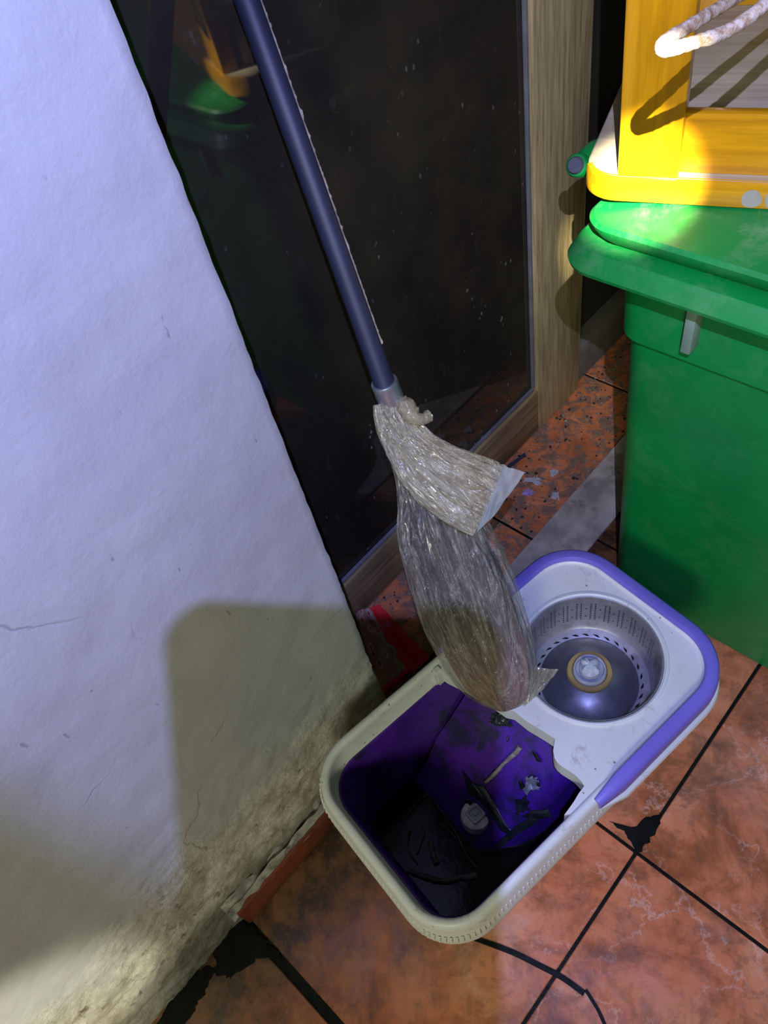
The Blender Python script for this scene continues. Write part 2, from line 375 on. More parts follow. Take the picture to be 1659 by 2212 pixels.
# curved saw cut filled with black grout
def ribbon(name, pts, wd, m, parent, z=.0006):
    P = [Vector((p[0], p[1], z)) for p in pts]; L, Rr = [], []
    for i, p in enumerate(P):
        t = (P[min(i + 1, len(P) - 1)] - P[max(i - 1, 0)]).normalized(); nn = Vector((-t.y, t.x, 0)) * wd[i] / 2
        L.append(p + nn); Rr.append(p - nn)
    V = L + Rr + [v - Vector((0, 0, .0035)) for v in L] + [v - Vector((0, 0, .0035)) for v in Rr]; n = len(P); Fc = []
    for i in range(n - 1):
        Fc += [(i, i + n, i + n + 1, i + 1), (i, i + 1, i + 1 + 2 * n, i + 2 * n), (i + n + 1, i + n, i + 3 * n, i + 3 * n + 1)]
    Fc += [(0, 2 * n, 3 * n, n), (n - 1, 2 * n - 1, 4 * n - 1, 3 * n - 1)]
    return mesh_obj(name, V, Fc, m, parent)
def arcpts(px, n=7):
    W3 = [atz(p, 0) for p in px]; out = []
    for i in range(len(W3) - 1):
        p0, p1, p2, p3 = W3[max(i - 1, 0)], W3[i], W3[i + 1], W3[min(i + 2, len(W3) - 1)]
        for k in range(n):
            t = k / n; out.append(.5 * ((2 * p1) + (-p0 + p2) * t + (2 * p0 - 5 * p1 + 4 * p2 - p3) * t * t + (-p0 + 3 * p1 - 3 * p2 + p3) * t ** 3))
    out.append(W3[-1]); return out
pts = arcpts([(955, 2010), (1020, 2026), (1100, 2054), (1160, 2083), (1215, 2112), (1262, 2146)])
ribbon('curved_joint', pts, [.003 + .004 * min(1, i / 12) for i in range(len(pts))], M_GROUT, floor)
pts = arcpts([(1265, 2138), (1282, 2165), (1296, 2190), (1316, 2240), (1330, 2300)])
ribbon('curved_joint', pts, [.0042] * len(pts), M_GROUT, floor)
def blob(name, cpx, r, m, parent=None, z=.0004, seed=0, n=28, sx=1, sy=1, h=.0012, rot=0):
    c = atz(cpx, 0); V = [(c.x, c.y, z + h)]
    for ring, rr0 in ((1, .7), (2, 1.)):
        for k in range(n):
            a = 2 * math.pi * k / n; rad = r * rr0 * (1 + .55 * mnoise.noise(Vector((math.cos(a) * 1.6 + seed, math.sin(a) * 1.6, seed * 2.3))) + .2 * mnoise.noise(Vector((math.cos(a) * 6, math.sin(a) * 6 + seed, 0))))
            dx, dy = rad * math.cos(a) * sx, rad * math.sin(a) * sy
            V.append((c.x + dx * math.cos(rot) - dy * math.sin(rot), c.y + dx * math.sin(rot) + dy * math.cos(rot), z + (h * .7 if ring == 1 else 0)))
    Fc = [(0, 1 + k, 1 + (k + 1) % n) for k in range(n)] + [(1 + k, 1 + n + k, 1 + n + (k + 1) % n, 1 + (k + 1) % n) for k in range(n)]
    o = mesh_obj(name, V, Fc, m, parent, 60); o['kind'] = 'stuff'; return o
def patch(name, px, m, parent, z=.0004, h=.0009, seed=0):
    P = arcpts(px + [px[0]], 9)[:-1]; c = sum(P, Vector()) / len(P); V = [(c.x, c.y, z + h)]; n = len(P)
    for f, dz in ((.75, h), (1., 0)):
        for k, p in enumerate(P):
            q = c + (p - c) * f * (1 + .28 * mnoise.noise(Vector((p.x * 90 + seed, p.y * 90, 0))) + .18 * mnoise.noise(Vector((p.x * 300 + seed, p.y * 300, 0)))); V.append((q.x, q.y, z + dz))
    Fc = [(0, 1 + k, 1 + (k + 1) % n) for k in range(n)] + [(1 + k, 1 + n + k, 1 + n + (k + 1) % n, 1 + (k + 1) % n) for k in range(n)]
    o = mesh_obj(name, V, Fc, m, parent, 60); o['kind'] = 'stuff'; return o
patch('grime_patch', [(1308, 1772), (1345, 1796), (1376, 1838), (1398, 1822), (1432, 1762), (1392, 1768), (1372, 1786), (1345, 1782)], M_GRIME, floor)
patch('grime_patch', [(470, 2010), (520, 1992), (575, 2035), (610, 2075), (560, 2070), (500, 2110), (470, 2090)], M_GRIME, floor, seed=2)
patch('grime_patch', [(470, 2090), (440, 2150), (400, 2205), (330, 2260), (350, 2190), (430, 2090)], M_GRIME, floor, seed=4)

# ------------------------------------------------------------------ plaster wall on the left
def wall_mesh():
    ny, nz = 300, 380; y0, y1 = -1.1, .236; z0, z1 = 0, 1.75
    ys = np.linspace(y0, y1, ny); zs = z0 + (z1 - z0) * np.linspace(0, 1, nz) ** 1.5
    V = []; 
    for z in zs:
        for y in ys:
            q = Vector((0, y, z)); lo = max(0, 1 - z / .17); lo2 = max(0, 1 - z / .34)
            d = .013 * lo ** 1.3 + .003 * mnoise.noise(q * 6) + .0012 * mnoise.noise(q * 24)
            d += lo2 * (.006 * abs(mnoise.noise(Vector((0, y * 12 + z * 8, z * 26)))) + .004 * mnoise.noise(q * 46) + .003 * mnoise.noise(q * 110))
            yy = y
            if y > y1 - .004: yy = y1 + .0012 * mnoise.noise(q * 60); d -= .002
            V.append((-.441 + d, yy, z))
    Fc = [(j * ny + i, j * ny + i + 1, (j + 1) * ny + i + 1, (j + 1) * ny + i) for j in range(nz - 1) for i in range(ny - 1)]
    n0 = len(V)
    V += [(-.70, y0, 0), (-.70, y1, 0), (-.70, y1, z1), (-.70, y0, z1)]
    # return face at the corner, top, back
    edge = [j * ny + ny - 1 for j in range(nz)]
    Fc.append(tuple([n0 + 1, n0 + 2] + edge[::-1]))
    Fc.append((n0, n0 + 3, n0 + 2, n0 + 1))
    Fc.append(tuple([n0 + 2, n0 + 3] + [(nz - 1) * ny + i for i in range(ny)]))
    return mesh_obj('wall_left', V, Fc, MW, None, 50)
tag(wall_mesh(), kind='structure')
# skirting along its foot: a glazed tile with crumbled mortar on top
sk = tag(empty('baseboard_left', (-.43, .06, 0)), kind='structure')
def child_box(nm, lo, hi, m, par, bev=.001):
    o = bx(nm, Vector(lo) - par.location, Vector(hi) - par.location, m, par, bev); return o
child_box('skirting_tile', (-.427, -.097, 0), (-.414, .232, .052), M_SKIRT, sk)
V = []; ny = 120
for i in range(ny):
    y = -.105 + .34 * i / (ny - 1)
    for k in range(9):
        a = k / 8; x = -.440 + .026 * a; q = Vector((x * 60, y * 60, 0))
        z = .050 + .016 * math.sin(math.pi * min(1, a * 1.2)) * (1 + .9 * mnoise.noise(Vector((y * 30, a * 2, 1)))) + .006 * mnoise.noise(q)
        if .35 < a < .55: z -= .009
        x += .003 * mnoise.noise(Vector((y * 50, a, 5)))
        V.append((x + .43, y - .06, z if k < 8 else .048))
Fc = [(i * 9 + k, i * 9 + k + 1, (i + 1) * 9 + k + 1, (i + 1) * 9 + k) for i in range(ny - 1) for k in range(8)]
o = mesh_obj('mortar_bed', V, Fc, M_MORT, sk, 50); o['kind'] = 'stuff'

# ------------------------------------------------------------------ dark glazed door in the recess
door = tag(empty('door_1', (-.63, .5, 0)), kind='structure')
o = child_box('glass_panel', (-.638, -.1, .10), (-.630, .866, 1.8), M_GLASS, door, 0)
child_box('bottom_rail', (-.660, -.1, .001), (-.618, 1.0, .106), M_WOODR, door, .003)
child_box('stile', (-.660, .862, .002), (-.617, 1.0, 1.8), M_WOODF, door, .003)
child_box('gasket', (-.6295, -.1, .1065), (-.6235, .858, .1115), M_GASK, door, .0006)
child_box('gasket', (-.6295, .8565, .1118), (-.6235, .8615, 1.8), M_GASK, door, .0006)
tag(bx('wall_recess', (-.75, 1.002, 0), (-.665, 2.0, 1.8), M_DARK), kind='structure')
tag(bx('wall_back', (-.75, 2.0, 0), (1.3, 2.08, 1.8), M_DARK), kind='structure')
tag(bx('trim_1', (-.665, 1.002, 0), (-.628, 1.28, .085), simple('grey_skirting', (.16, .14, .11), .6, bump=.3), bevel=.003), kind='structure')

# ------------------------------------------------------------------ rubble and scraps in the recess
V = []; Fc = []
def chip(c, r, seed):
    b = len(V); rnd = random.Random(seed)
    for dz in (0, 1):
        for k in range(5):
            a = 2 * math.pi * k / 5 + rnd.random(); rad = r * rnd.uniform(.6, 1.1) * (1 if dz == 0 else .65)
            V.append((c[0] + rad * math.cos(a), c[1] + rad * math.sin(a), c[2] + dz * r * rnd.uniform(.4, .8)))
    Fc.append(tuple(b + 5 + k for k in range(5)))
    for k in range(5): Fc.append((b + k, b + (k + 1) % 5, b + 5 + (k + 1) % 5, b + 5 + k))
chips = {'a': [], 'b': []}
for nm, m, cnt in (('rubble', simple('pale_rubble', (.38, .33, .24), .9, var=.7, scale=120, bump=.6), 300), ('dark_rubble', simple('dark_rubble', (.045, .042, .03), .8, var=.6, scale=120, bump=.6), 330)):
    V = []; Fc = []
    for k in range(cnt):
        y = random.uniform(.33, 1.35); u = random.random() ** (2.0 if k % 3 else .9); x = -.612 + u * .13
        if y > .85: x = -.612 + random.random() ** 1.1 * .13
        if mnoise.noise(Vector((x * 18, y * 18, 3 if nm == 'rubble' else 8))) < -.12 and x > -.57: continue
        chip((x, y, 0), random.uniform(.0008, .0036) * (1.3 if random.random() < .1 else 1), k)
    o = mesh_obj(nm, V, Fc, m, floor); o['kind'] = 'stuff'
def scrap(name, corners, m, label, cat, z=.003, nu=10, nv=8, amp=.003, thick=.0006, seed=0, group=None, parent=None, depthpts=False, irr=.03):
    """a crumpled sheet spanning four world corners"""
    A, B, Cc, D = [Vector(c) for c in corners]; cen = (A + B + Cc + D) / 4; cen0 = Vector((cen.x, cen.y, 0)) if not depthpts else cen
    nrm = (B - A).cross(D - A).normalized()
    if nrm.z < 0: nrm = -nrm
    V = []
    for s in (1, 0):
        for j in range(nv + 1):
            for i in range(nu + 1):
                u, v = i / nu, j / nv; p = A * (1 - u) * (1 - v) + B * u * (1 - v) + Cc * u * v + D * (1 - u) * v
                p = p + nrm * (amp * (1 + mnoise.noise(Vector((u * 4 + seed, v * 4, seed)))) + s * thick) + (B - A) * irr * mnoise.noise(Vector((v * 5, u * 2, seed + 4))) + (D - A) * irr * mnoise.noise(Vector((u * 5, v * 2, seed + 9)))
                V.append(p - cen0)
    n = (nu + 1) * (nv + 1); Fc = []
    q = lambda i, j, s=0: s * n + j * (nu + 1) + i
    for j in range(nv):
        for i in range(nu):
            Fc += [(q(i, j), q(i + 1, j), q(i + 1, j + 1), q(i, j + 1)), (q(i, j, 1), q(i, j + 1, 1), q(i + 1, j + 1, 1), q(i + 1, j, 1))]
    for i in range(nu): Fc += [(q(i, 0), q(i, 0, 1), q(i + 1, 0, 1), q(i + 1, 0)), (q(i, nv), q(i + 1, nv), q(i + 1, nv, 1), q(i, nv, 1))]
    for j in range(nv): Fc += [(q(0, j), q(0, j + 1), q(0, j + 1, 1), q(0, j, 1)), (q(nu, j), q(nu, j, 1), q(nu, j + 1, 1), q(nu, j + 1))]
    o = mesh_obj(name, V, Fc, m, parent, 50); o.location = cen0
    uv = o.data.uv_layers.new(name='UVMap')
    for l in o.data.loops:
        k = l.vertex_index % n; uv.data[l.index].uv = ((k % (nu + 1)) / nu, (k // (nu + 1)) / nv)
    return tag(o, label, cat, group)
def pscrap(name, c, r, m, label, cat, z=.004, seed=0, amp=.002, asp=1.5, ang=0, **kw):
    w = atz(c, z); a = ang; ux = Vector((math.cos(a), math.sin(a), 0)) * r * asp; uy = Vector((-math.sin(a), math.cos(a), 0)) * r
    return scrap(name, (w - ux - uy, w + ux - uy * .8, w + ux * .9 + uy, w - ux * .8 + uy), m, label, cat, seed=seed, amp=amp, nu=8, nv=8, irr=.55, **kw)
M_SCRW = simple('torn_white_plastic', (.62, .62, .60), .4)
M_LIL = simple('lilac_plastic', (.52, .36, .66), .4)
pscrap('plastic_scrap', (1140, 1066), .0075, M_LIL, 'small lilac plastic scrap on the littered orange floor beside the bag flap', 'scrap', seed=1, asp=1.1)
pscrap('plastic_scrap', (1152, 1040), .008, M_SCRW, 'crumpled white plastic scrap just above the lilac scrap on the orange floor', 'scrap', seed=2, asp=1.7, ang=.2)
pscrap('plastic_scrap', (1197, 1022), .007, M_SCRW, 'white plastic scrap in the middle of the littered orange floor strip', 'scrap', seed=3, asp=1., ang=1)
pscrap('plastic_scrap', (1200, 1072), .006, M_SCRW, 'white plastic scrap nearest the edge of the grey cement strip', 'scrap', seed=5, asp=1.3, ang=2.2)
a, b = atz((1098, 1008), .008), atz((1134, 982), .008)
o = tube('stick', [a, (a + b) / 2, b], .0034, simple('navy_stick', (.03, .035, .07), .5), None, 8, 3); tag(o, 'short dark navy stick lying on the rubble beside the door rail', 'stick')
# red printed wrapper lying behind the bucket
def m_wrapper():
    t = NT('red_printed_wrapper'); uvn = t.t.nodes.new('ShaderNodeTexCoord').outputs['UV']
    u, v = t.sep(uvn)[0], t.sep(uvn)[1]
    wav = t.math('ADD', v, t.math('MULTIPLY', t.math('SUBTRACT', t.noise(7, 3, .6, vec=uvn), .5), .42))
    edge = t.ramp(u, [(.86, 0.), (.92, 1.)])
    fac = t.math('MAXIMUM', t.ramp(wav, [(.56, 0.), (.57, 1.)]), t.ramp(u, [(.05, 1.), (.07, 0.)]))
    line = t.ramp(wav, [(.48, 0.), (.5, 1.), (.545, 1.), (.56, 0.)])
    stars = t.ramp(t.voro(6.5, vec=uvn), [(.0, 1.), (.2, 1.), (.24, 0.)])
    halo = t.ramp(t.voro(6.5, vec=uvn), [(.24, 0.), (.27, 1.), (.36, 1.), (.42, 0.)])
    c = t.mix(t.math('MULTIPLY', halo, .55), (.42, .22, .16), (.62, .52, .48))
    c = t.mix(stars, c, (.55, .02, .03)); c = t.mix(line, c, (.45, .38, .30)); c = t.mix(fac, c, (.80, .012, .018))
    return t.set(color=c, rough=.28, normal=t.bump(t.noise(60, 4), .4, .002), coat=.4)
scrap('wrapper', (atz((822, 1502), .012), atz((768, 1326), .012), atz((820, 1308), .02), atz((930, 1424), .02)), m_wrapper(), 'red printed snack wrapper with a clear star-patterned side lying behind the white bucket rim', 'wrapper', amp=.004, nu=26, nv=22, thick=.0008, seed=3)

# ------------------------------------------------------------------ spin mop bucket
BZ = math.radians(-8.5)
bucket = tag(empty('mop_bucket', (-.240, .282, 0), BZ), 'white and purple spin mop bucket with a steel wringer drum standing on the tiles', 'bucket')
BW, BL = .1285, .2325
def ring(inset, z, r=.062, n=10): return [(x, y, z) for x, y in rr(-BW + inset, BW - inset, -BL + inset, BL - inset, max(r - inset, .01), n)]
prof = [(.030, .002), (.024, .03), (.020, .06), (.012, .15), (.009, .183), (.002, .185), (-.0025, .187), (-.0048, .191), (-.0048, .196), (-.0040, .205), (.0003, .232), (.0015, .238), (.0045, .2412), (.009, .2415), (.0115, .2395), (.0125, .234), (.015, .206), (.0165, .204)]
loft('shell', [ring(i, z) for i, z in prof], M_WHITE, bucket, True, False, 50)
prof = [(.0165, .2055), (.0185, .205), (.020, .20), (.030, .06), (.036, .035), (.05, .028)]
loft('inner_tank', [ring(i, z) for i, z in prof], M_PURD, bucket, False, True, 50)
# slanted ramp under the drum basket
def quadstrip(name, P, m, parent, th=.003):
    n = len(P) // 2; V = [Vector(p) for p in P]; V += [v - Vector((0, 0, th)) for v in V]
    N = len(P); Fc = [(i, i + 1, i + 1 + n, i + n) for i in range(n - 1)] + [(N + i + n, N + i + n + 1, N + i + 1, N + i) for i in range(n - 1)]
    return mesh_obj(name, V, Fc, m, parent, 30)
nx = 18; xs = [-.099 + .170 * i / (nx - 1) for i in range(nx)]
rows = [(.036, .168), (.02, .160), (.0, .147), (-.03, .122), (-.06, .097), (-.09, .073), (-.112, .056), (-.118, .045), (-.120, .03)]
V = []
for (yy, zz) in rows:
    for i_, x in enumerate(xs):
        dz = .004 * mnoise.noise(Vector((x * 22, yy * 22, 1))) - (.02 if i_ == nx - 1 else (.003 if i_ == nx - 2 else 0))
        V.append((max(x, -.099 + .0) * (.93 if x < 0 and zz < .09 else 1) - (.03 * max(0, -yy - .05) / .06 if x > 0 else 0) * x / .07, yy, zz + dz))
for x, (yy, zz) in [(None, r) for r in rows]: V.append((V[rows.index((yy, zz)) * nx + nx - 1][0] + .004, yy, .03))
Fc = [(j * nx + i, (j + 1) * nx + i, (j + 1) * nx + i + 1, j * nx + i + 1) for j in range(len(rows) - 1) for i in range(nx - 1)]
b_ = nx * len(rows)
Fc += [(j * nx + nx - 1, (j + 1) * nx + nx - 1, b_ + j + 1, b_ + j) for j in range(len(rows) - 1)]
o = mesh_obj('sloped_divider', V, Fc, M_PURD, bucket, 40)
wt = loft('dirty_water', [ring(.0305, .052, .062, 8)[:], ring(.06, .0525, .062, 8)], M_WATER, bucket, False, True, 60); wt['label'] = 'black dirty water at the bottom'
# drain cap
cap_c = (.006, -.088)
cp = lathe('drain_cap', [(.0, .040), (.0195, .040), (.021, .070), (.019, .079), (.016, .081), (.0, .081)][1:], simple('grey_drain_cap', (.85, .84, .86), .35, var=.4, scale=70, bump=.3, dirt=(.08, .08, .08), dirt_scale=60, dirt_lo=.6), bucket, 32, cap_c, False, True)
loft('cap_grip', [[(cap_c[0] + x, cap_c[1] + y, z) for x, y in rr(-a, a, -a, a, .003, 3)] for a, z in ((.0105, .0805), (.010, .085), (.007, .0855), (.006, .083), (.0035, .0835), (.003, .087))], M_HUB, cp, False, True, 30)
# white drum plate with wavy front edge and round hole
DC = (.006, .123); DR = .0875
def W2B(px, z):
    q = atz(px, z) - Vector((-.240, .282, 0)); return (q.x * math.cos(BZ) + q.y * math.sin(BZ), -q.x * math.sin(BZ) + q.y * math.cos(BZ))
front = [(-.1165, -.024), (-.100, -.022), (-.085, -.017), (-.06, -.010), (-.035, -.004)]
front += [W2B(p, .2385) for p in [(1092, 1532), (1110, 1536), (1140, 1560), (1174, 1580), (1199, 1596), (1197, 1608), (1195, 1622), (1198, 1638), (1204, 1647), (1214, 1656), (1232, 1667), (1242, 1674), (1251, 1683), (1258, 1691), (1262, 1698), (1250, 1714), (1240, 1731), (1228, 1748), (1219, 1760)]]
front += [(.1165, -.036), (.117, -.030)]
outer = front + [(BW - .0115, y) for y in (.0, .05, .10)]
outer += [p for p in rr(-BW + .0115, BW - .0115, -BL + .0115, BL - .0115, .05, 10)[11:33]]
outer += [(-BW + .0115, y) for y in (.10, .05, .0)]
def plate(name, outer, hole_r, hc, z0, z1, m, parent, nh=72):
    bm = bmesh.new(); ov = [bm.verts.new((x, y, z1)) for x, y in outer]
    hv = [bm.verts.new((hc[0] + hole_r * math.cos(2 * math.pi * k / nh), hc[1] + hole_r * math.sin(2 * math.pi * k / nh), z1)) for k in range(nh)]
    ed = [bm.edges.new((ov[i], ov[(i + 1) % len(ov)])) for i in range(len(ov))] + [bm.edges.new((hv[i], hv[(i + 1) % nh])) for i in range(nh)]
    r = bmesh.ops.triangle_fill(bm, edges=ed, use_beauty=True)
    g = bmesh.ops.extrude_face_region(bm, geom=bm.faces[:])
    for v in g['geom']:
        if isinstance(v, bmesh.types.BMVert): v.co.z = z0
    return bm_obj(name, bm, m, parent, 30)
plate('drum_plate', outer, DR, DC, .212, .2385, M_WHITE, bucket)
lathe('drum_lip', [(DR + .004, .2383), (DR + .003, .2405), (DR, .2412), (DR - .0025, .2395), (DR - .003, .236), (DR - .001, .232)], M_WHITE, bucket, 72, DC)
bm = bmesh.new(); r = bmesh.ops.create_cube(bm, size=1)['verts']
for v in r: v.co = Vector((-.112 + v.co.x * .012, -.026 + v.co.y * .014, .224 + v.co.z * .034))
bmesh.ops.bevel(bm, geom=bm.edges[:], offset=.003, segments=2, affect='EDGES')
bm_obj('plate_tab', bm, M_WHITE, bucket, 40)
# steel drum
FZ = .170
drum = lathe('steel_drum', [(DR - .003, .240), (DR - .0045, .2395), (DR - .0055, .236), (DR - .0065, .20), (DR - .0075, .182), (DR - .009, .174), (DR - .012, FZ + .001), (.0625, FZ), (.061, FZ - .001)], M_STEEL, bucket, 96, DC)
NS = 30
for k in range(NS):
    a0 = 2 * math.pi * k / NS; V = []; seg = 7
    for s in range(seg):
        u = s / (seg - 1); r = .0645 + .0105 * u; a = a0 + .12 * u + .05 * math.sin(math.pi * u) * 1.0
        wdt = .0034 * math.sin(math.pi * (.12 + .76 * u)) ** .6
        for sg in (-1, 1):
            aa = a + sg * wdt / r
            V.append((r * math.cos(aa), r * math.sin(aa), .0004))
    Fc = [(2 * i, 2 * i + 1, 2 * i + 3, 2 * i + 2) for i in range(seg - 1)]
    n0 = len(V); V += [(x, y, z - .0008) for x, y, z in V]
    ends = [(0, n0, n0 + 1, 1), (2 * seg - 2, 2 * seg - 1, n0 + 2 * seg - 1, n0 + 2 * seg - 2)]
    sides = [(2 * i, 2 * i + 2, n0 + 2 * i + 2, n0 + 2 * i) for i in range(seg - 1)] + [(2 * i + 1, n0 + 2 * i + 1, n0 + 2 * i + 3, 2 * i + 3) for i in range(seg - 1)]
    o = mesh_obj('drain_slot', V, Fc + ends + sides, M_SLOT, drum); o.location = (DC[0], DC[1], FZ)
# perforations in the drum wall
V = []; Fc = []
def perf(a, z):
    rz = DR - .0059 - (.236 - z) / .036 * .0011 - .0006; da = .0009 / rz; b = len(V)
    for aa, zz in ((a - da, z - .0009), (a + da, z - .0009), (a + da, z + .0009), (a - da, z + .0009)):
        V.append((DC[0] + rz * math.cos(aa), DC[1] + rz * math.sin(aa), zz))
    Fc.append((b, b + 1, b + 2, b + 3))
for k in range(28):
    a = 2 * math.pi * k / 28
    for off in (-.035, .035):
        for j in range(9): perf(a + off, .226 - j * .0045)
    for j in range(2): perf(a + math.pi / 28, .2145 - j * .018)
o = mesh_obj('perforations', V, Fc, M_SLOT, drum); o['kind'] = 'stuff'
dome = lathe('dome', [(.0622, FZ + .0005), (.060, FZ + .004), (.052, FZ + .0115), (.042, FZ + .0175), (.034, FZ + .021), (.028, FZ + .0228)], M_STEELD, drum, 72, DC)
lathe('ochre_ring', [(.0285, FZ + .0225), (.0285, FZ + .0265), (.0272, FZ + .0285), (.0225, FZ + .0287), (.0212, FZ + .0265)], M_OCHRE, drum, 48, DC)
hub = lathe('hub', [(.0209, FZ + .024), (.0209, FZ + .031), (.0196, FZ + .0335), (.0182, FZ + .033), (.0172, FZ + .029), (.0130, FZ + .0265), (.0128, FZ + .036), (.009, FZ + .040)], M_HUB, drum, 40, DC, False, True)
rings = []
for r0, z in ((.0112, FZ + .0395), (.0106, FZ + .0425), (.006, FZ + .0455), (.002, FZ + .0462)):
    rings.append([(DC[0] + r0 * (1 + .28 * math.cos(4 * t)) * math.cos(t), DC[1] + r0 * (1 + .28 * math.cos(4 * t)) * math.sin(t), z + .0015 * mnoise.noise(Vector((math.cos(t) * 4, math.sin(t) * 4, z * 90)))) for t in [2 * math.pi * k / 32 for k in range(32)]])
loft('residue_lump', rings, M_SCUM, hub, False, True, 60)
# purple carrying handle folded round the rear rim
path = [(BW - .001, -.006)] + [(BW - .001, y) for y in (.03, .08, .13)]
path += rr(-BW + .001, BW - .001, -BL + .001, BL - .001, .064, 12)[13:39] + [(-BW + .001, y) for y in (.13, .08, .03, -.006)]
rings = []
for i, p in enumerate(path):
    p0 = Vector(path[max(i - 1, 0)]); p1 = Vector(path[min(i + 1, len(path) - 1)]); t = (p1 - p0).normalized(); nn = Vector((t.y, -t.x))
    e = min(i, len(path) - 1 - i); k = .55 if e == 0 else 1
    sec = [(-.0085, .2422), (-.0085, .247), (-.0065, .2495), (.004, .2495), (.0078, .246), (.009, .236), (.0085, .224), (.006, .222), (.0035, .223), (.003, .240), (.0, .2425), (-.006, .2424)]
    rings.append([(p[0] + nn.x * (o_ + .001) * k, p[1] + nn.y * (o_ + .001) * k, .236 + (z - .236) * k) for o_, z in sec])
loft('handle', rings, M_PUR, bucket, True, True, 45)
rings = []
for i, p in enumerate(path):
    p0 = Vector(path[max(i - 1, 0)]); p1 = Vector(path[min(i + 1, len(path) - 1)]); t = (p1 - p0).normalized(); nn = Vector((t.y, -t.x)); k = .2 if min(i, len(path) - 1 - i) == 0 else 1
    rings.append([(p[0] + nn.x * o_ * k, p[1] + nn.y * o_ * k, z) for o_, z in [(-.004, .2085), (.0125, .2095), (.0140, .213), (.0125, .2165), (-.004, .2175)]])
loft('rear_flange', rings, M_WHITE, bucket, True, True, 45)
# moulded ribs under the rim, and flutes on the body
def ribs(name, inset, z0, z1, y_lo, wd, step, depth, m, lean=0):
    V = []; Fc = []; loop = rr(-BW + inset, BW - inset, -BL + inset, BL - inset, .06, 14); L = [Vector(p) for p in loop] ; L.append(L[0])
    acc = 0; nxt = 0
    for i in range(len(L) - 1):
        d = (L[i + 1] - L[i]).length; t = (L[i + 1] - L[i]).normalized() if d else Vector((1, 0)); nn = Vector((t.y, -t.x))
        while nxt <= acc + d:
            c = L[i] + t * (nxt - acc); nxt += step
            if c.y > y_lo: continue
            b = len(V)
            for zz in (z0, z1):
                for s, dd in ((-wd / 2, -.001), (-wd / 4, depth), (wd / 4, depth), (wd / 2, -.001)):
                    q = c + t * s + nn * (dd - (lean if zz == z1 else 0)); V.append((q.x, q.y, zz))
            for k in range(3): Fc.append((b + k, b + k + 1, b + 5 + k, b + 4 + k))
            Fc += [(b, b + 4, b + 5, b + 1)][:0] + [(b + 3, b + 2, b + 1, b), (b + 4, b + 5, b + 6, b + 7)]
        acc += d
    o = mesh_obj(name, V, Fc, m, bucket); o['kind'] = 'stuff'; return o
ribs('rim_ribs', -.0035, .2065, .2175, .02, .0030, .0064, .0012, M_WHITE, .0018)
ribs('body_flutes', .0155, .085, .165, .23, .007, .0145, .0020, M_WHITE)

# litter in the tank
def B2W(x, y, z): return Vector((-.240 + x * math.cos(BZ) - y * math.sin(BZ), .282 + x * math.sin(BZ) + y * math.cos(BZ), z))
M_SLIME = simple('dark_slime', (.02, .03, .03), .2, var=.6, scale=60, bump=.8)
M_STRAW = simple('grey_clear_strip', (.30, .27, .22), .2, var=.6, scale=120, bump=.6)
def ramp_z(y):
    for (ya, za), (yb, zb) in zip(rows, rows[1:]):
        if yb <= y <= ya: return za + (zb - za) * (ya - y) / (ya - yb)
    return .055
def onramp(px):
    z = .12
    for _ in range(12):
        w = atz(px, z); q = w - Vector((-.240, .282, 0)); ly = q.x * -math.sin(BZ) * -1 * -1 + q.y * math.cos(BZ)
        ly = q.x * math.sin(-BZ) + q.y * math.cos(BZ); z = .5 * z + .5 * (ramp_z(ly) + .004)
    return atz(px, z)
tube('plastic_strip', [onramp(p) for p in [(1048, 1690), (1068, 1672), (1090, 1648), (1112, 1628), (1124, 1612)]], [.0018, .003, .0028, .0036, .0042], M_STRAW, None, 8, 4, jitter=.3)
tag(bpy.data.objects['plastic_strip'], 'twisted clear plastic strip lying on the purple slope inside the bucket', 'strip')
def flat_scrap(name, px, r, m, label, seed, asp=1.2, ang=0., amp=.004):
    w = onramp(px); a = ang; ux = Vector((math.cos(a), math.sin(a), 0)) * r * asp; uy = Vector((-math.sin(a) * .7, math.cos(a) * .7, .7)) * r
    o = scrap(name, (w - ux - uy, w + ux - uy * .6, w + ux * .7 + uy, w - ux * .8 + uy), m, label, 'scrap', seed=seed, amp=amp, nu=8, nv=8, depthpts=True, irr=.5); return o
flat_scrap('torn_scrap', (1150, 1692), .010, simple('wet_grey_scrap', (.33, .35, .36), .25, var=.7, scale=90, bump=.7), 'wet grey torn scrap stuck low on the purple slope, right of the clear strip', 3, .9, .6)
flat_scrap('wet_leaf', (1128, 1738), .009, M_SLIME, 'dark green wet leaf on the purple slope below the grey scrap', 6, .9, .9, .002)
flat_scrap('wet_leaf', (1085, 1556), .009, M_SLIME, 'dark green wet leaf on the purple slope right under the mop bag tip', 8, 1.3, .3, .002)
def smear(px, bm, seed, h=.0016):
    P = [onramp(p) for p in px]; n = len(P); out = []
    for k in range(n):
        for t in (0, .5):
            q = P[k].lerp(P[(k + 1) % n], t); out.append(q + (q - sum(P, Vector()) / n) * .22 * mnoise.noise(q * 160 + Vector((seed, 0, 0))))
    c = sum(out, Vector()) / len(out); n = len(out)
    vs = [bm.verts.new(q) for q in out]; vi = [bm.verts.new(c.lerp(q, .7) + Vector((0, 0, h * (1 + mnoise.noise(q * 300))))) for q in out]; vc = bm.verts.new(c + Vector((0, 0, h)))
    for k in range(n):
        bm.faces.new((vs[k], vs[(k + 1) % n], vi[(k + 1) % n], vi[k])); bm.faces.new((vi[k], vi[(k + 1) % n], vc))
bm = bmesh.new()
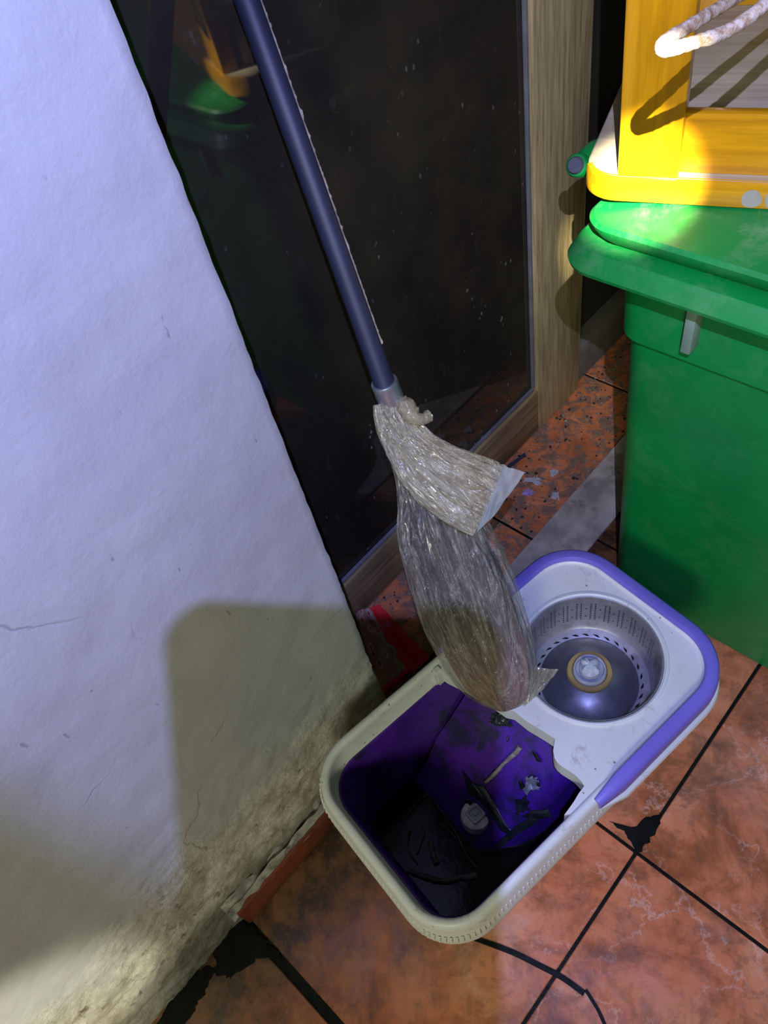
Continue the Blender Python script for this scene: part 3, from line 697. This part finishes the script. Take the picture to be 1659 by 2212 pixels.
for i, pth in enumerate([[(1000, 1668), (1018, 1690), (1045, 1700), (1068, 1735), (1090, 1775), (1106, 1800), (1085, 1800), (1062, 1762), (1040, 1735), (1010, 1712)], [(1062, 1834), (1088, 1808), (1112, 1786), (1150, 1762), (1172, 1765), (1150, 1785), (1115, 1805), (1085, 1830)], [(1130, 1765), (1150, 1750), (1185, 1748), (1192, 1765), (1160, 1770)], [(1148, 1622), (1160, 1630), (1172, 1648), (1160, 1645)], [(1094, 1590), (1098, 1592), (1097, 1604), (1093, 1602)], [(1060, 1545), (1085, 1540), (1104, 1552), (1095, 1565), (1070, 1562)], [(1110, 1725), (1126, 1733), (1132, 1755), (1118, 1752)], [(1140, 1680), (1150, 1672), (1165, 1685), (1168, 1700), (1150, 1698)], [(1002, 1730), (1025, 1728), (1015, 1742)], [(1120, 1690), (1128, 1684), (1134, 1700), (1124, 1706)]]):
    smear(pth, bm, i)
o = bm_obj('slime', bm, M_SLIME, None, 60); o.location = -Vector((-.240, .282, 0)); 
o.data.transform(Matrix.Rotation(-BZ, 4, 'Z') @ Matrix.Translation(-Vector((-.240, .282, 0)))); o.location = (0, 0, 0); o.parent = bucket; tag(o, 'black slime smeared on the purple slope', None, kind='stuff')
bm = bmesh.new(); rnd = random.Random(5)
M_HAIR = simple('wet_strands', (.10, .09, .07), .5, var=.6)
for pth, r in [([(945, 1655), (955, 1690), (962, 1715), (985, 1745), (1000, 1745)], .0009), ([(930, 1720), (960, 1760), (985, 1800), (1010, 1850), (1030, 1875)], .0009), ([(885, 1790), (880, 1830), (900, 1865)], .0012), ([(880, 1880), (920, 1895), (960, 1903), (1000, 1895), (1030, 1890)], .0035), ([(930, 1820), (935, 1845), (943, 1865)], .004), ([(935, 1776), (965, 1790), (985, 1812)], .0009), ([(880, 1760), (910, 1725), (940, 1712), (955, 1735)], .0009), ([(900, 1845), (915, 1800), (905, 1770)], .0012)]:
    t = tube('tmp', [atz(p, .0545 + rnd.uniform(0, .003)) for p in pth], r, M_HAIR, None, 6, 5, jitter=.5); bm.from_mesh(t.data); bpy.data.objects.remove(t)
o = bm_obj('wet_strands', bm, M_HAIR, None, 60); o.data.transform(Matrix.Rotation(-BZ, 4, 'Z') @ Matrix.Translation(-Vector((-.240, .282, 0)))); o.parent = bucket; tag(o, 'wet hair and yarn strands in the dark water', None, kind='stuff')

# ------------------------------------------------------------------ mop: pole, collar, yarn head
top = atd((534, 0), .61); low = atd((829, 824), .74); dirp = (top - low).normalized()
tt = (-.619 - low.x) / dirp.x; ptop = low + dirp * tt
mop = tag(empty('mop', low), 'navy mop pole leaning on dark glass, its head wrapped in cloudy plastic', 'mop')
def rel(P): return [Vector(p) - low for p in P]
pr = .0104
tube('pole', rel([low - dirp * .01, low + dirp * (tt * .5), ptop]), pr, M_POLE, mop, 28, 6)
side = Vector(R @ np.array([1, 0, 0])); side = (side - dirp * side.dot(dirp)).normalized()
V = []; Fc = []; n = 260; tw = Vector(R @ np.array([0, 0, -1])); tw = (tw - dirp * tw.dot(dirp)).normalized()
for i in range(n):
    s = .035 + (tt - .04) * i / (n - 1); c = dirp * s
    h = .0009 + .0014 * max(0, mnoise.noise(Vector((s * 90, 0, 0)))) + .0018 * max(0, mnoise.noise(Vector((s * 260, 3, 0))))
    for k in range(5):
        a = math.radians(-14 + 30 * k / 4); dd = side * math.cos(a) + tw * math.sin(a)
        V.append(c + dd * (pr - .0003 + (h if 0 < k < 4 else 0)))
Fc = [(i * 5 + k, i * 5 + k + 1, (i + 1) * 5 + k + 1, (i + 1) * 5 + k) for i in range(n - 1) for k in range(4)]
o = mesh_obj('glue_residue', V, Fc, M_CRUST, mop, 60); o['label'] = 'rough crust of dried glue down one side of the pole'
cl_low = atd((852, 884), .765); ca = (low - cl_low).normalized(); u_ = ca.orthogonal().normalized(); v_ = ca.cross(u_)
def oring(c, r, n=36): return [c + (u_ * math.cos(2 * math.pi * k / n) + v_ * math.sin(2 * math.pi * k / n)) * r for k in range(n)]
base = low - ca * .0; cc = [(0.0, .0106), (0.0002, .0118), (0.0, .0128), (-.0012, .0134), (-.006, .0132), (-.038, .0138)]
loft('collar', [rel(oring(base + ca * s, r)) for s, r in [(-.012, .0106)] + cc], M_COLL, mop, False, True, 40)

# bag stations: (left px, right px) down the silhouette, depth in metres
ST = [((812, 878), (872, 872)), ((812, 915), (888, 905)), ((824, 955), (915, 948)), ((846, 1000), (950, 985)), ((860, 1050), (985, 1030)), ((862, 1100), (1020, 1080)), ((860, 1150), (1052, 1122)), ((868, 1200), (1076, 1170)), ((884, 1255), (1100, 1225)), ((900, 1310), (1122, 1285)), ((920, 1365), (1140, 1340)), ((945, 1415), (1152, 1395)), ((968, 1455), (1158, 1440)), ((996, 1490), (1154, 1480)), ((1030, 1515), (1140, 1508)), ((1060, 1530), (1118, 1526)), ((1080, 1536), (1098, 1534))]
def bagloft(name, ST, d0, d1, m, parent, n=150, sub=12, asp=.55, amp=.004, fr=7, shrink=1., capb=True, fold=.5, seed=0, smooth=80):
    K = len(ST); rings = []; y0 = sum(ST[0][k][1] for k in (0, 1)) / 2; y1 = sum(ST[-1][k][1] for k in (0, 1)) / 2
    fw = Vector(R @ np.array([0, 0, 1.]))
    def cr(a, i, t, k):
        g = lambda j: np.array(a[min(max(j, 0), K - 1)][k], float)
        p0, p1, p2, p3 = g(i - 1), g(i), g(i + 1), g(i + 2)
        return .5 * ((2 * p1) + (-p0 + p2) * t + (2 * p0 - 5 * p1 + 4 * p2 - p3) * t * t + (-p0 + 3 * p1 - 3 * p2 + p3) * t ** 3)
    for i in range(K - 1):
        for s in range(sub + (1 if i == K - 2 else 0)):
            t = s / sub; a = cr(ST, i, t, 0); b = cr(ST, i, t, 1); ym = (a[1] + b[1]) / 2; f = min(1, max(0, (ym - y0) / (y1 - y0))); d = d0 + (d1 - d0) * f
            A, B = atd(a, d), atd(b, d); c = (A + B) / 2; hx = (B - A) / 2 * shrink; hl = hx.length; hz = fw * max(hl * asp, .004)
            rg = []
            for k in range(n):
                an = 2 * math.pi * k / n; ca_, sa = math.cos(an), math.sin(an)
                q = Vector((ca_ * fr * .55, sa * fr * .55, f * 2.2 + seed)); q2 = Vector((ca_ * fr * 1.8, sa * fr * 1.8, f * 6 + seed)); q3 = Vector((ca_ * 3, sa * 3, f * 9 + seed))
                rd = 1 - abs(mnoise.noise(q)) ** .7
                dsp = amp * ((rd - .55) * 1.5 + .55 * (1 - abs(mnoise.noise(q2)) * 2) * .8 + .45 * mnoise.noise(q3)) * min(1, hl / .03 + .1)
                dr = (hx.normalized() * ca_ + fw * sa)
                rg.append(c + hx * ca_ + hz * sa + dr * dsp * (0.35 + .65 * abs(sa)))
            rings.append(rg)
    o = loft(name, [[p - low for p in r] for r in rings], m, parent, False, capb, smooth); loft_uv(o, n, len(rings)); return o
bagloft('yarn_head', [(tuple(np.array(a) * .90 + np.array(b) * .10), tuple(np.array(a) * .10 + np.array(b) * .90)) for a, b in ST[3:]], .80, .872, M_MOP, mop, 110, 8, .5, .007, 9, 1., True, seed=4)
bagloft('plastic_bag', ST, .775, .872, M_BAG, mop, 190, 14, .52, .0052, 8)
CU = [((808, 876), (876, 868)), ((812, 915), (895, 895)), ((826, 955), (930, 935)), ((842, 990), (968, 958)), ((868, 1040), (1010, 975)), ((905, 1082), (1046, 988)), ((950, 1118), (1066, 996)), ((990, 1142), (1078, 1004)), ((1022, 1156), (1084, 1010))]
bagloft('bag_cuff', CU, .752, .775, M_CUFF, mop, 170, 16, .34, .0042, 9, 1., False, seed=2)
def wsheet(name, px, ds, m, label, seed=0, nu=16, nv=12, amp=.002):
    o = scrap(name, [atd(p, d) - low for p, d in zip(px, ds)], m, None, None, seed=seed, nu=nu, nv=nv, amp=amp, depthpts=True, parent=mop)
    if label: o['label'] = label
    return o
wsheet('clear_flap', [(1068, 1000), (1134, 1020), (1072, 1108), (1030, 1150)], [.775] * 4, M_FLAP, 'flat clear flap of plastic sticking out past the cuff', 4)
wsheet('torn_edge', [(1150, 1440), (1206, 1445), (1168, 1492), (1132, 1524)], [.86] * 4, M_CUFF, 'torn ragged plastic edge near the tip', 7, 18, 10, .003)
# twisted knot under the collar
tube('bag_knot', rel([atd(p, d) for p, d in [((862, 868), .752), ((876, 876), .745), ((888, 893), .742), ((900, 904), .742), ((914, 905), .745), ((927, 898), .748)]]), [.005, .009, .0085, .006, .0055, .0062], M_CUFF, mop, 28, 8, jitter=.28)
tube('bag_knot', rel([atd(p, d) for p, d in [((880, 886), .75), ((895, 905), .747), ((900, 922), .750)]]), [.006, .006, .003], M_CUFF, mop, 20, 8, jitter=.3)

# ------------------------------------------------------------------ green bin
binr = tag(empty('wheelie_bin', (-.10, .78, 0)), 'green plastic wheelie bin with a closed lid and the upturned stool on it', 'bin')
bo = binr.location
def bring(x0, x1, y0, y1, r, z, n=8): return [(x - bo.x, y - bo.y, z) for x, y in rr(x0, x1, y0, y1, r, n)]
loft('body', [bring(-.318, .16, .646, .96, .03, .002), bring(-.325, .17, .645, .99, .03, .02), bring(-.329, .19, .615, 1.02, .03, .5405), bring(-.334, .192, .606, 1.02, .03, .5435), bring(-.336, .195, .600, 1.03, .03, .652)], M_GREEN, binr, True, False, 40)
lidp = [(.044, .648), (.0, .646), (-.001, .650), (.007, .664), (.010, .6665), (.022, .6685), (.0275, .668), (.0285, .666), (.0285, .669), (.022, .675), (.0165, .684), (.0155, .688), (.019, .6915), (.05, .698), (.065, .700)]
LX0, LX1, LY0, LY1 = -.380, .25, .557, 1.08
loft('lid', [bring(LX0 + i, LX1 - i, LY0 + i, LY1 - i, max(.042 - i * .5, .01), z, 12) for i, z in lidp], M_GREEN, binr, True, True, 28)
child_box('latch_rib', (-.2495, .588, .568), (-.2385, .606, .635), simple('scuffed_green', (.20, .30, .22), .6, bump=.4), binr, .002)
# lid hinge with a slate pin, at the left rear of the lid
bm = bmesh.new()
hc = atd((1243, 357), .835); 
fwd = (Vector(C0) - hc).normalized(); fwd = Vector((fwd.x * .8 + -.3, fwd.y * .9, fwd.z * .75)).normalized(); hu = fwd.orthogonal().normalized(); hv_ = fwd.cross(hu)
def disc(c, r, n=24): return [c + (hu * math.cos(2 * math.pi * k / n) + hv_ * math.sin(2 * math.pi * k / n)) * r - bo for k in range(n)]
loft('hinge_pin', [disc(hc - fwd * .03, .009), disc(hc + fwd * .001, .009), disc(hc + fwd * .003, .0075)], M_GREEND, binr, True, True)
loft('hinge_barrel', [disc(hc - fwd * .05, .012), disc(hc - fwd * .004, .0125), disc(hc - fwd * .002, .011)], M_GREEN, binr, True, True)
a = hc - fwd * .02; b = atd((1300, 330), .86)
tube('hinge_arm', [a - bo, (a + b) / 2 - bo + Vector((0, 0, .004)), b - bo], [.013, .014, .016], M_GREEN, binr, 14, 5)

# ------------------------------------------------------------------ upturned yellow stool on the bin lid
SR = math.radians(20); so = Vector((-.3725, .5915, .7005))
stool = tag(empty('wooden_stool', so, SR), 'yellow varnished wooden stool standing upside down on the green bin lid', 'stool')
TH = .024
brd = rr(0, .42, 0, .40, .034, 10)
loft('seat', [[(x * s + (1 - s) * .2, y * s + (1 - s) * .2, z) for x, y in brd] for s, z in ((.992, 0), (.997, .002), (.998, .012), (.997, TH - .001), (.99, TH))], M_PLY, stool, True, True, 30)
# yellow painted edge on the front side only
band = rr(0, .42, 0, .40, .034, 10); band = band[33 + 3:44] + band[0:1] + [(.2, 0), (.35, 0)]
band = [p for p in rr(0, .42, 0, .40, .034, 14)[48:60]] + [(x, 0) for x in (.06, .10, .2, .3, .386)]
rings = []
for p_i, p in enumerate(band):
    q0 = Vector(band[max(p_i - 1, 0)]); q1 = Vector(band[min(p_i + 1, len(band) - 1)]); t = (q1 - q0).normalized(); nn = Vector((t.y, -t.x))
    rings.append([(p[0] + nn.x * o_, p[1] + nn.y * o_, z) for o_, z in ((-.004, .0005), (.0005, .001), (.0012, .003), (.0012, TH - .003), (.0005, TH - .0005), (-.004, TH + .0002))])
loft('edge_band', rings, M_YELH, stool, True, True, 40)
def leg(x, y, sx, sy, w=.052, d=.030, h=.42, m=M_YEL):
    r = []
    for z in (TH, TH + h):
        k = (z - TH); X = x + sx * k; Y = y + sy * k
        r.append([(X + px, Y + py, z) for px, py in rr(0, w, 0, d, .002, 2)])
    return loft('leg', r, m, stool, True, True, 40)
leg(.033, .002, -.018, -.03, .053, .022)
leg(.340, .002, .05, -.03)
leg(.024, .355, -.05, .03); leg(.340, .355, .05, .03)
def apron(lo, hi, m): return bx('apron', lo, hi, m, stool, .0015)
apron((.070, .012, TH), (.338, .024, TH + .053), M_YELH)
apron((.078, .366, TH), (.338, .380, TH + .068), M_YELH)
apron((.034, .034, TH), (.048, .353, TH + .068), M_PLY)
apron((.370, .034, TH), (.384, .353, TH + .068), M_PLY)
for i_ in range(2):
    child = bx('glue_block', (.150 + .14 * i_, .027, TH), (.165 + .14 * i_, .040, TH + .062 - .01 * i_), M_PLY, stool, .002)
# worn paint spots on the edge band
for cx in (.150, .168):
    V = [(cx, -.0016, .010)]; n = 14
    for k in range(n):
        a = 2 * math.pi * k / n; V.append((cx + .0085 * math.cos(a) * (1 + .3 * mnoise.noise(Vector((math.cos(a), math.sin(a), cx * 40)))), -.0015, .0105 + .0085 * math.sin(a)))
    mesh_obj('worn_patch', V, [(0, 1 + (k + 1) % n, 1 + k) for k in range(n)], simple('worn_grey_paint', (.40, .38, .30), .7), stool)['label'] = 'grey patch where the yellow varnish is worn off'

# ------------------------------------------------------------------ rusty wire loop
wp = [((1900, -150), .62), ((1760, -100), .57), ((1660, -45), .52), ((1590, -5), .485), ((1540, 25), .47), ((1490, 56), .458), ((1450, 80), .452), ((1431, 96), .45), ((1432, 108), .4475), ((1450, 107), .446), ((1500, 92), .446), ((1550, 76), .448), ((1600, 50), .45), ((1650, 12), .452), ((1710, -40), .46), ((1830, -150), .48)]
wr = tube('wire_loop', [atd(p, d) for p, d in wp], .0039, M_RUST, None, 18, 10, jitter=.16)
tag(wr, 'thick rusty bent wire loop with flaking paint, in front of the yellow stool leg', 'wire')

# ------------------------------------------------------------------ the phone that takes the picture, just behind the lens
ph = bmesh.new(); P = rr(-.0615, .0135, -.118, .030, .010, 8)
for z in (-.014, -.0065):
    vs = [ph.verts.new(c2w(x, -y, z)) for x, y in P]; ph.faces.new(vs)
ph.verts.ensure_lookup_table(); n = len(P)
for k in range(n): ph.faces.new((ph.verts[k], ph.verts[(k + 1) % n], ph.verts[n + (k + 1) % n], ph.verts[n + k]))
o = bm_obj('phone', ph, simple('black_phone', (.02, .02, .02), .4)); tag(o, 'phone taking the picture, seen only as the round-cornered shadow on the wall', 'phone')
